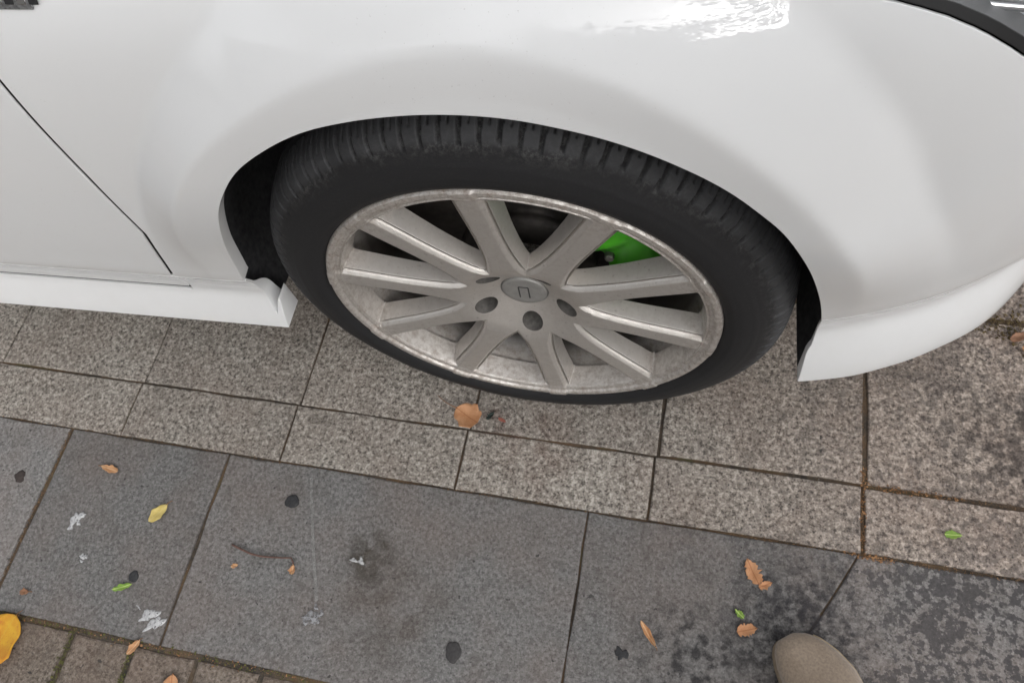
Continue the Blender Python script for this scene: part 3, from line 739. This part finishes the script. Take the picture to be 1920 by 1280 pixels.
spot('gum_spot', 'dark brown gum spot on the leftmost dark slab', 'gum', (-.8688, -.2356), .010, varied('gum_brown', (.03, .024, .022), (.06, .045, .04), 250, .9), rough=.16, seed=5)
spot('gum_spot', 'small black spot touching the yellow-green leaf scrap', 'gum', (-.594, -.359), .0085, gum, rough=.1, rot=30, seed=6)
spot('gum_spot', 'small dark gum spot left of the curved leaf', 'gum', (.1654, -.3417), .008, gum, rough=.35, seed=7)
def lime(name, c1, c2, lo, hi, amax):
    t = NT(name); p = t.pos('obj'); n_ = t.noise(p, 230, 5, .7); t.set(Base_Color=t.ramp(n_, [(.35, c1), (.65, c2)]), Roughness=.9, Alpha=t.ramp(t.noise(p, 170, 5, .7, 6), [(lo, 0), (hi, amax)])); return t.m
white = lime('bird_lime', (.34, .34, .35), (.56, .56, .56), .32, .46, .97)
lw = lime('faded_lime', (.24, .24, .25), (.38, .38, .39), .34, .54, .8)
def splat(label, xy, bits, mat):
    """one bird dropping: merged lobes, the largest one the parent"""
    first = None
    for k, (dx, dy, r, asp, rot) in enumerate(bits):
        o = spot('bird_dropping' if k == 0 else 'fleck', label, 'dropping', (xy[0]+dx, xy[1]+dy), r, mat, .0010+.0003*(k % 2), asp, rot, .35, 31+k+len(bits))
        if k == 0: first = o
        else:
            del o['label']; del o['category']; o.parent = first
            o.location = Matrix.Rotation(-first.rotation_euler.z, 3, 'Z') @ Vector((dx, dy, 0)); o.rotation_euler.z -= first.rotation_euler.z
splat('white triangular bird dropping below the small tan leaf', (-.7331, -.288), [(0, 0, .012, .62, 75), (.008, .006, .006, .6, 20), (-.003, -.015, .005, .6, 80), (.008, -.006, .0035, 1, 0)], white)
splat('tiny white ring-shaped dropping on the second dark slab', (-.6942, -.3437), [(0, 0, .0042, .9, 0), (.006, .001, .0028, 1, 0), (.002, -.007, .0022, 1, 0)], white)
splat('largest white dropping, split in two lobes, above the mossy joint', (-.545, -.409), [(0, 0, .014, .55, 40), (.014, -.010, .015, .5, 45), (-.022, .008, .004, .3, 150)], white)
splat('faded grey-white dropping ring near the pale scratch', (-.2891, -.3695), [(0, 0, .011, .8, 10), (.011, .006, .006, .7, 60), (-.008, -.008, .005, .8, 0), (.002, .015, .0035, 1, 0)], lw)
splat('two white flecks on the brownish stain in the middle slab', (-.236, -.279), [(0, 0, .0055, 1.2, 10), (-.012, 0, .0060, .5, 5)], white)
# pale scratch and stains: thin films on the slabs, broken up by noise
def film(name, pts, mat):
    o = mesh_obj(name, pts, [tuple(range(len(pts)))], mat, pave, smooth=False); return o
def film_mat(name, col, scale, lo, hi, amax, radial=None):
    t = NT(name); p = t.pos('world'); n_ = t.noise(p, scale, 5, .65)
    a_ = t.ramp(n_, [(lo, 0), (hi, amax)])
    if radial:
        v_ = t.n('VectorMath'); v_.operation = 'DISTANCE'; t.l(p, v_.inputs[0]); v_.inputs[1].default_value = (*radial[:2], .002)
        a_ = t.math('MULTIPLY', a_, t.ramp(t.math('DIVIDE', v_.outputs['Value'], radial[2]), [(.25, 1), (1.0, 0)]))
    t.set(Base_Color=col, Roughness=.9, Alpha=a_); return t.m
fm = film_mat('chalk_scratch', (.33, .325, .31), 110, .30, .62, .52)
sc = [Vector((-.3545, -.1635, .0019)), Vector((-.331, -.232, .0019)), Vector((-.312, -.285, .0019)), Vector((-.2885, -.3455, .0019))]
for a, b in zip(sc[:-1], sc[1:]):
    d = (b-a).normalized(); nn = Vector((-d.y, d.x, 0))*.0026
    film('scratch_mark', [a-nn, b-nn, b+nn, a+nn], fm)
def stain(x, y, r, col, scale=45, lo=.38, hi=.6, amax=.8):
    film('stain', [(x+r*math.cos(a), y+r*math.sin(a), .0021) for a in np.linspace(0, 2*math.pi, 24, endpoint=False)], film_mat('stain', col, scale, lo, hi, amax, (x, y, r)))
stain(-.222, -.272, .050, (.055, .044, .030))
stain(-.165, -.345, .11, (.12, .095, .075), 20, .42, .7, .45)
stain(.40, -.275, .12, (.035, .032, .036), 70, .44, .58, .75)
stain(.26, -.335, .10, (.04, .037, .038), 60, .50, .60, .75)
stain(.70, .03, .16, (.05, .038, .034), 80, .46, .62, .6)
stain(-.01, -.06, .09, (.20, .115, .085), 30, .40, .7, .45)
stain(-.07, -.035, .045, (.16, .075, .06), 60, .42, .62, .5)
# crumbs of soil, moss and leaf along the joints
def crumbs(name, label, cat, lines, n_, mat, smin_, smax_, spread):
    V_ = []; F_ = []
    for k in range(n_):
        (u0, v0), (u1, v1) = lines[k % len(lines)]; t_ = rng.random(); s_ = rng.uniform(smin_, smax_)
        c = np.array(UV(u0+(u1-u0)*t_+rng.normal(0, spread), v0+(v1-v0)*t_+rng.normal(0, spread), 0)); c[2] = -.0008+s_*.3
        k0 = len(V_); q = rng.normal(0, 1, (5, 3)); q /= np.linalg.norm(q, axis=1)[:, None]; q[:, 2] *= .6
        V_ += [c+s_*v_ for v_ in q]; F_ += [(k0, k0+1, k0+2), (k0, k0+2, k0+3), (k0, k0+3, k0+1), (k0+4, k0+2, k0+1), (k0+4, k0+3, k0+2), (k0+4, k0+1, k0+3)]
    o = mesh_obj(name, V_, F_, mat, None, False); o['kind'] = 'stuff'; o['label'] = label; o['category'] = cat
LC = [((-.95, -.457), (.0, -.457))]
crumbs('moss', 'green and brown moss along the joint at lower left', 'moss', LC+[((-.654, -.66), (-.654, -.457)), ((-.548, -.66), (-.548, -.457))], 1500, varied('moss', (.05, .06, .015), (.14, .13, .04), 90, .95), .0006, .0024, .003)
crumbs('soil_crumbs', 'brown soil crumbs in the joints between the slabs', 'soil', LC+[((-.812, -.455), (-.812, -.15)), ((.484, -.15), (.484, .25)), ((.484, -.049), (.8, -.049)), ((-1, -.15), (.8, -.15)), ((.3, -.15), (.8, -.15))], 2600, varied('soil', (.09, .055, .03), (.26, .16, .085), 60, .95), .0005, .0017, .0018)
crumbs('leaf_crumbs', 'leaf crumbs and dirt in the corner by the raised slab', 'leaf litter', [((.67, .24), (.80, .20)), ((.66, .255), (.80, .255))], 500, varied('litter', (.05, .04, .02), (.20, .14, .06), 50, .95), .001, .004, .012)
crumbs('bark_crumbs', 'orange-brown bark crumbs along the wide joint at right', 'bark crumbs', [((.484, -.15), (.484, -.02)), ((.484, -.049), (.62, -.049)), ((.46, -.15), (.52, -.152)), ((-.80, -.457), (-.25, -.457))], 420, varied('bark_crumb', (.16, .075, .03), (.42, .23, .11), 60, .95), .0007, .0026, .0030)
crumbs('grit', 'tiny pale grit scattered over the slabs', 'grit', [((-.9, -.3), (.7, -.3)), ((-.9, -.2), (.7, -.2)), ((-.9, -.1), (.7, -.1)), ((-.9, -.4), (.2, -.4))], 350, varied('grit', (.2, .19, .18), (.45, .43, .40), 30, .9), .0004, .0011, .05)
# shoe of the photographer
def shoe():
    t0 = Vector((.386, -.280, 0)); d = Vector((-.42, .907, 0)).normalized(); ang = math.atan2(d.y, d.x)
    root = empty('shoe', (t0.x-d.x*.145, t0.y-d.y*.145, .0012), ang)
    tag(root, 'tan suede shoe of the photographer, toe pointing up from the bottom edge', 'shoe')
    su = NT('tan_suede'); p = su.pos('obj'); f = su.noise(p, 300, 6, .7); f2 = su.noise(p, 18, 4, .6, 3)
    c = su.ramp(f2, [(.3, (.27, .206, .150)), (.7, (.365, .288, .218))]); c = su.mix(su.ramp(f, [(.35, .5), (.65, 0)]), c, (.12, .09, .065))
    su.set(Base_Color=c, Roughness=.95, Sheen_Weight=.3); su.bump(f, .25, .0008)
    # outline half-widths (x from heel -.145 to toe +.145): outer (left), inner (right)
    X = [-.145, -.14, -.12, -.09, -.04, .01, .05, .085, .110, .128, .138, .1435, .145]
    WL = [.004, .016, .028, .033, .031, .033, .036, .037, .036, .032, .026, .017, .004]
    WR = [.004, .016, .028, .034, .040, .052, .060, .056, .045, .032, .021, .011, .002]
    HT = [.085, .086, .090, .095, .094, .082, .066, .054, .046, .041, .036, .030, .026]
    xs_ = np.concatenate([np.linspace(-.145, .10, 30), np.linspace(.106, .145, 14)]); V_ = []; nS = 17
    for x in xs_:
        a, b, h = np.interp(x, X, WL), np.interp(x, X, WR), np.interp(x, X, HT)
        for j in range(nS):
            t = math.pi*j/(nS-1); cs = math.cos(t); s = math.sin(t)**.62
            wv = (a if cs > 0 else b)*(abs(cs)**.75)*(1 if cs > 0 else -1)
            V_.append((x, wv, .020+(h-.020)*s))
    up = mesh_obj('upper', V_, grid_faces(len(xs_), nS), su.m, root)
    V_ = []; n = 0
    ol = [(x, np.interp(x, X, WL)+.0005) for x in xs_]+[(x, -np.interp(x, X, WR)-.0025) for x in xs_[::-1]]
    ol = [(-.147, 0)]+ol[:len(xs_)]+[(.1458, 0)]+ol[len(xs_):]
    m = len(ol)
    for s, z in ((.97, 0), (1, .003), (1, .019), (.985, .022), (.90, .022)):
        V_ += [(x*s, y*s, z) for x, y in ol]
    F_ = [(q*m+i_, q*m+(i_+1) % m, (q+1)*m+(i_+1) % m, (q+1)*m+i_) for q in range(4) for i_ in range(m)]
    F_ += [tuple(range(m))[::-1], tuple(4*m+i_ for i_ in range(m))]
    mesh_obj('sole', V_, F_, varied('crepe_sole', (.20, .15, .10), (.30, .235, .165), 120, .85), root, smooth=False)
    bm = bmesh.new()
    pts = [Vector((x, -np.interp(x, X, WR)-.0015, .0225)) for x in np.linspace(-.13, .136, 40)]
    tube_bm(bm, pts, .0016, 6); bm_obj('welt', bm, varied('welt_cord', (.33, .25, .16), (.45, .36, .25), 300, .9), root)
    n = 36; V_ = []          # padded ankle collar around a dark lining
    for q in range(n):
        an = 2*math.pi*q/n
        for rr_, z in ((1.0, .086), (1.04, .096), (.98, .101), (.90, .098), (.86, .080), (.05, .070)):
            V_.append((-.085+.052*rr_*math.cos(an), .030*rr_*math.sin(an), z-.004*math.cos(an)))
    col = mesh_obj('collar', V_, grid_faces(n, 6, True), varied('shoe_lining', (.03, .025, .02), (.07, .058, .045), 150, .95), root)
shoe()

# ------------------------------------------------------------------ unseen street behind the photographer (mirrored in the paint)
def facade():
    b = empty('added_building', (0, -11, 0)); tag(b, 'pale stone house front added out of view to block low sky', 'added_building')  # house front added out of view to cut light from the low sky
    X0, X1, H = -16, 16, 6.5; xs_ = [X0]; zs_ = [0]
    for k in range(11): xs_ += [-14.6+2.8*k, -14.6+2.8*k+1.3]
    xs_.append(X1)
    for k in range(2): zs_ += [.9+3.4*k, .9+3.4*k+1.9]
    zs_.append(H)
    st = varied('facade_stone', (.26, .245, .22), (.36, .34, .31), 1.5, .9); gm = simple('window_glass', (.02, .025, .03), .08)
    V_ = []; F_ = []
    for i_ in range(len(xs_)-1):
        for j in range(len(zs_)-1):
            x0, x1, z0, z1 = xs_[i_], xs_[i_+1], zs_[j], zs_[j+1]; k = len(V_)
            if i_ % 2 and j % 2:
                V_ += [(x0, 0, z0), (x1, 0, z0), (x1, 0, z1), (x0, 0, z1), (x0, -.2, z0), (x1, -.2, z0), (x1, -.2, z1), (x0, -.2, z1)]
                F_ += [(k+a, k+(a+1) % 4, k+4+(a+1) % 4, k+4+a) for a in range(4)]
                p = mesh_obj('window', [(x0, -.2, z0), (x1, -.2, z0), (x1, -.2, z1), (x0, -.2, z1)], [(0, 1, 2, 3)], gm, b, False)
            else:
                V_ += [(x0, 0, z0), (x1, 0, z0), (x1, 0, z1), (x0, 0, z1)]; F_.append((k, k+1, k+2, k+3))
    k = len(V_); V_ += [(X0, 0, H), (X1, 0, H), (X1, -8, H), (X0, -8, H), (X0, -8, 0), (X1, -8, 0), (X0, 0, 0), (X1, 0, 0)]
    F_ += [(k, k+1, k+2, k+3), (k+3, k+2, k+5, k+4), (k, k+3, k+4, k+6), (k+1, k+7, k+5, k+2)]
    mesh_obj('wall', V_, F_, st, b, False)
facade()
def tree(loc, label, H, crown_c, crown_r, nl, seed, lsize=.075):
    rd = random.Random(seed); g = np.random.default_rng(seed)
    root = empty('street_tree', loc); tag(root, label, 'tree', 'street trees along the pavement')
    bm = bmesh.new(); cc = Vector(crown_c)
    top = Vector((cc.x*.5, cc.y*.5, cc.z-.3*crown_r[2]))
    trunk = [Vector((0, 0, 0)).lerp(top, t)+Vector((.05*math.sin(5*t), .05*math.cos(4*t)-.05, 0)) for t in np.linspace(0, 1, 12)]
    tube_bm(bm, trunk, lambda t: .13-.07*t, 12)
    tips = []
    for k in range(16):
        a = k*2.4; s = trunk[6+k % 6]
        e_ = cc+Vector((crown_r[0]*.8*math.cos(a)*rd.uniform(.4, 1), crown_r[1]*.8*math.sin(a)*rd.uniform(.4, 1), crown_r[2]*rd.uniform(-.6, .8)))
        mid = s.lerp(e_, .5)+Vector((0, 0, .25))
        pts = [s.lerp(mid, t).lerp(mid.lerp(e_, t), t) for t in np.linspace(0, 1, 8)]
        tube_bm(bm, pts, lambda t: .045*(1-t)+.008, 6); tips += pts[3:]
        for q in range(3):
            s2 = pts[3+q]; e2 = s2+Vector((rd.uniform(-.7, .7), rd.uniform(-.7, .7), rd.uniform(-.2, .5)))
            p2 = [s2.lerp(e2, t) for t in np.linspace(0, 1, 4)]; tube_bm(bm, p2, lambda t: .014*(1-t)+.004, 5); tips += p2[1:]
    bm_obj('trunk', bm, varied('bark', (.09, .075, .06), (.17, .15, .125), 12, .95), root)
    V_ = []; F_ = []
    for k in range(nl):
        t = tips[rd.randrange(len(tips))]; c = np.array(t)+g.normal(0, .20, 3)
        u = g.normal(0, 1, 3); u[2] *= .5; u /= np.linalg.norm(u); w_ = np.cross(u, g.normal(0, 1, 3)+np.array((0, 0, 1.5))); w_ /= np.linalg.norm(w_)
        L = lsize*rd.uniform(.7, 1.3); k0 = len(V_)
        V_ += [c-u*L*.5, c+w_*L*.3, c+u*L*.5, c-w_*L*.3]; F_ += [(k0, k0+1, k0+2), (k0, k0+2, k0+3)]
    lt = NT('tree_leaf'); oi = lt.noise(lt.pos('obj'), 3, 3); lt.set(Base_Color=lt.ramp(oi, [(.35, (.05, .085, .02)), (.6, (.10, .13, .03)), (.75, (.22, .16, .03))]), Roughness=.6)
    mesh_obj('crown', V_, F_, lt.m, root, False)
tree((3.2, -3.7, 0), 'leafy street tree behind the photographer, toward the front of the car', 6, (-.35, .45, 3.9), (2.2, 1.9, 1.5), 9000, 3, .13)
tree((-3.2, -3.4, 0), 'leafy street tree behind the photographer, toward the rear of the car', 6, (.3, 0, 4.4), (2.2, 2.0, 1.5), 9000, 5)
tree((.5, -5.7, 0), 'leafy street tree straight behind the photographer, between the two others', 6, (.3, .5, 4.0), (2.4, 1.7, 1.7), 9000, 9, .12)
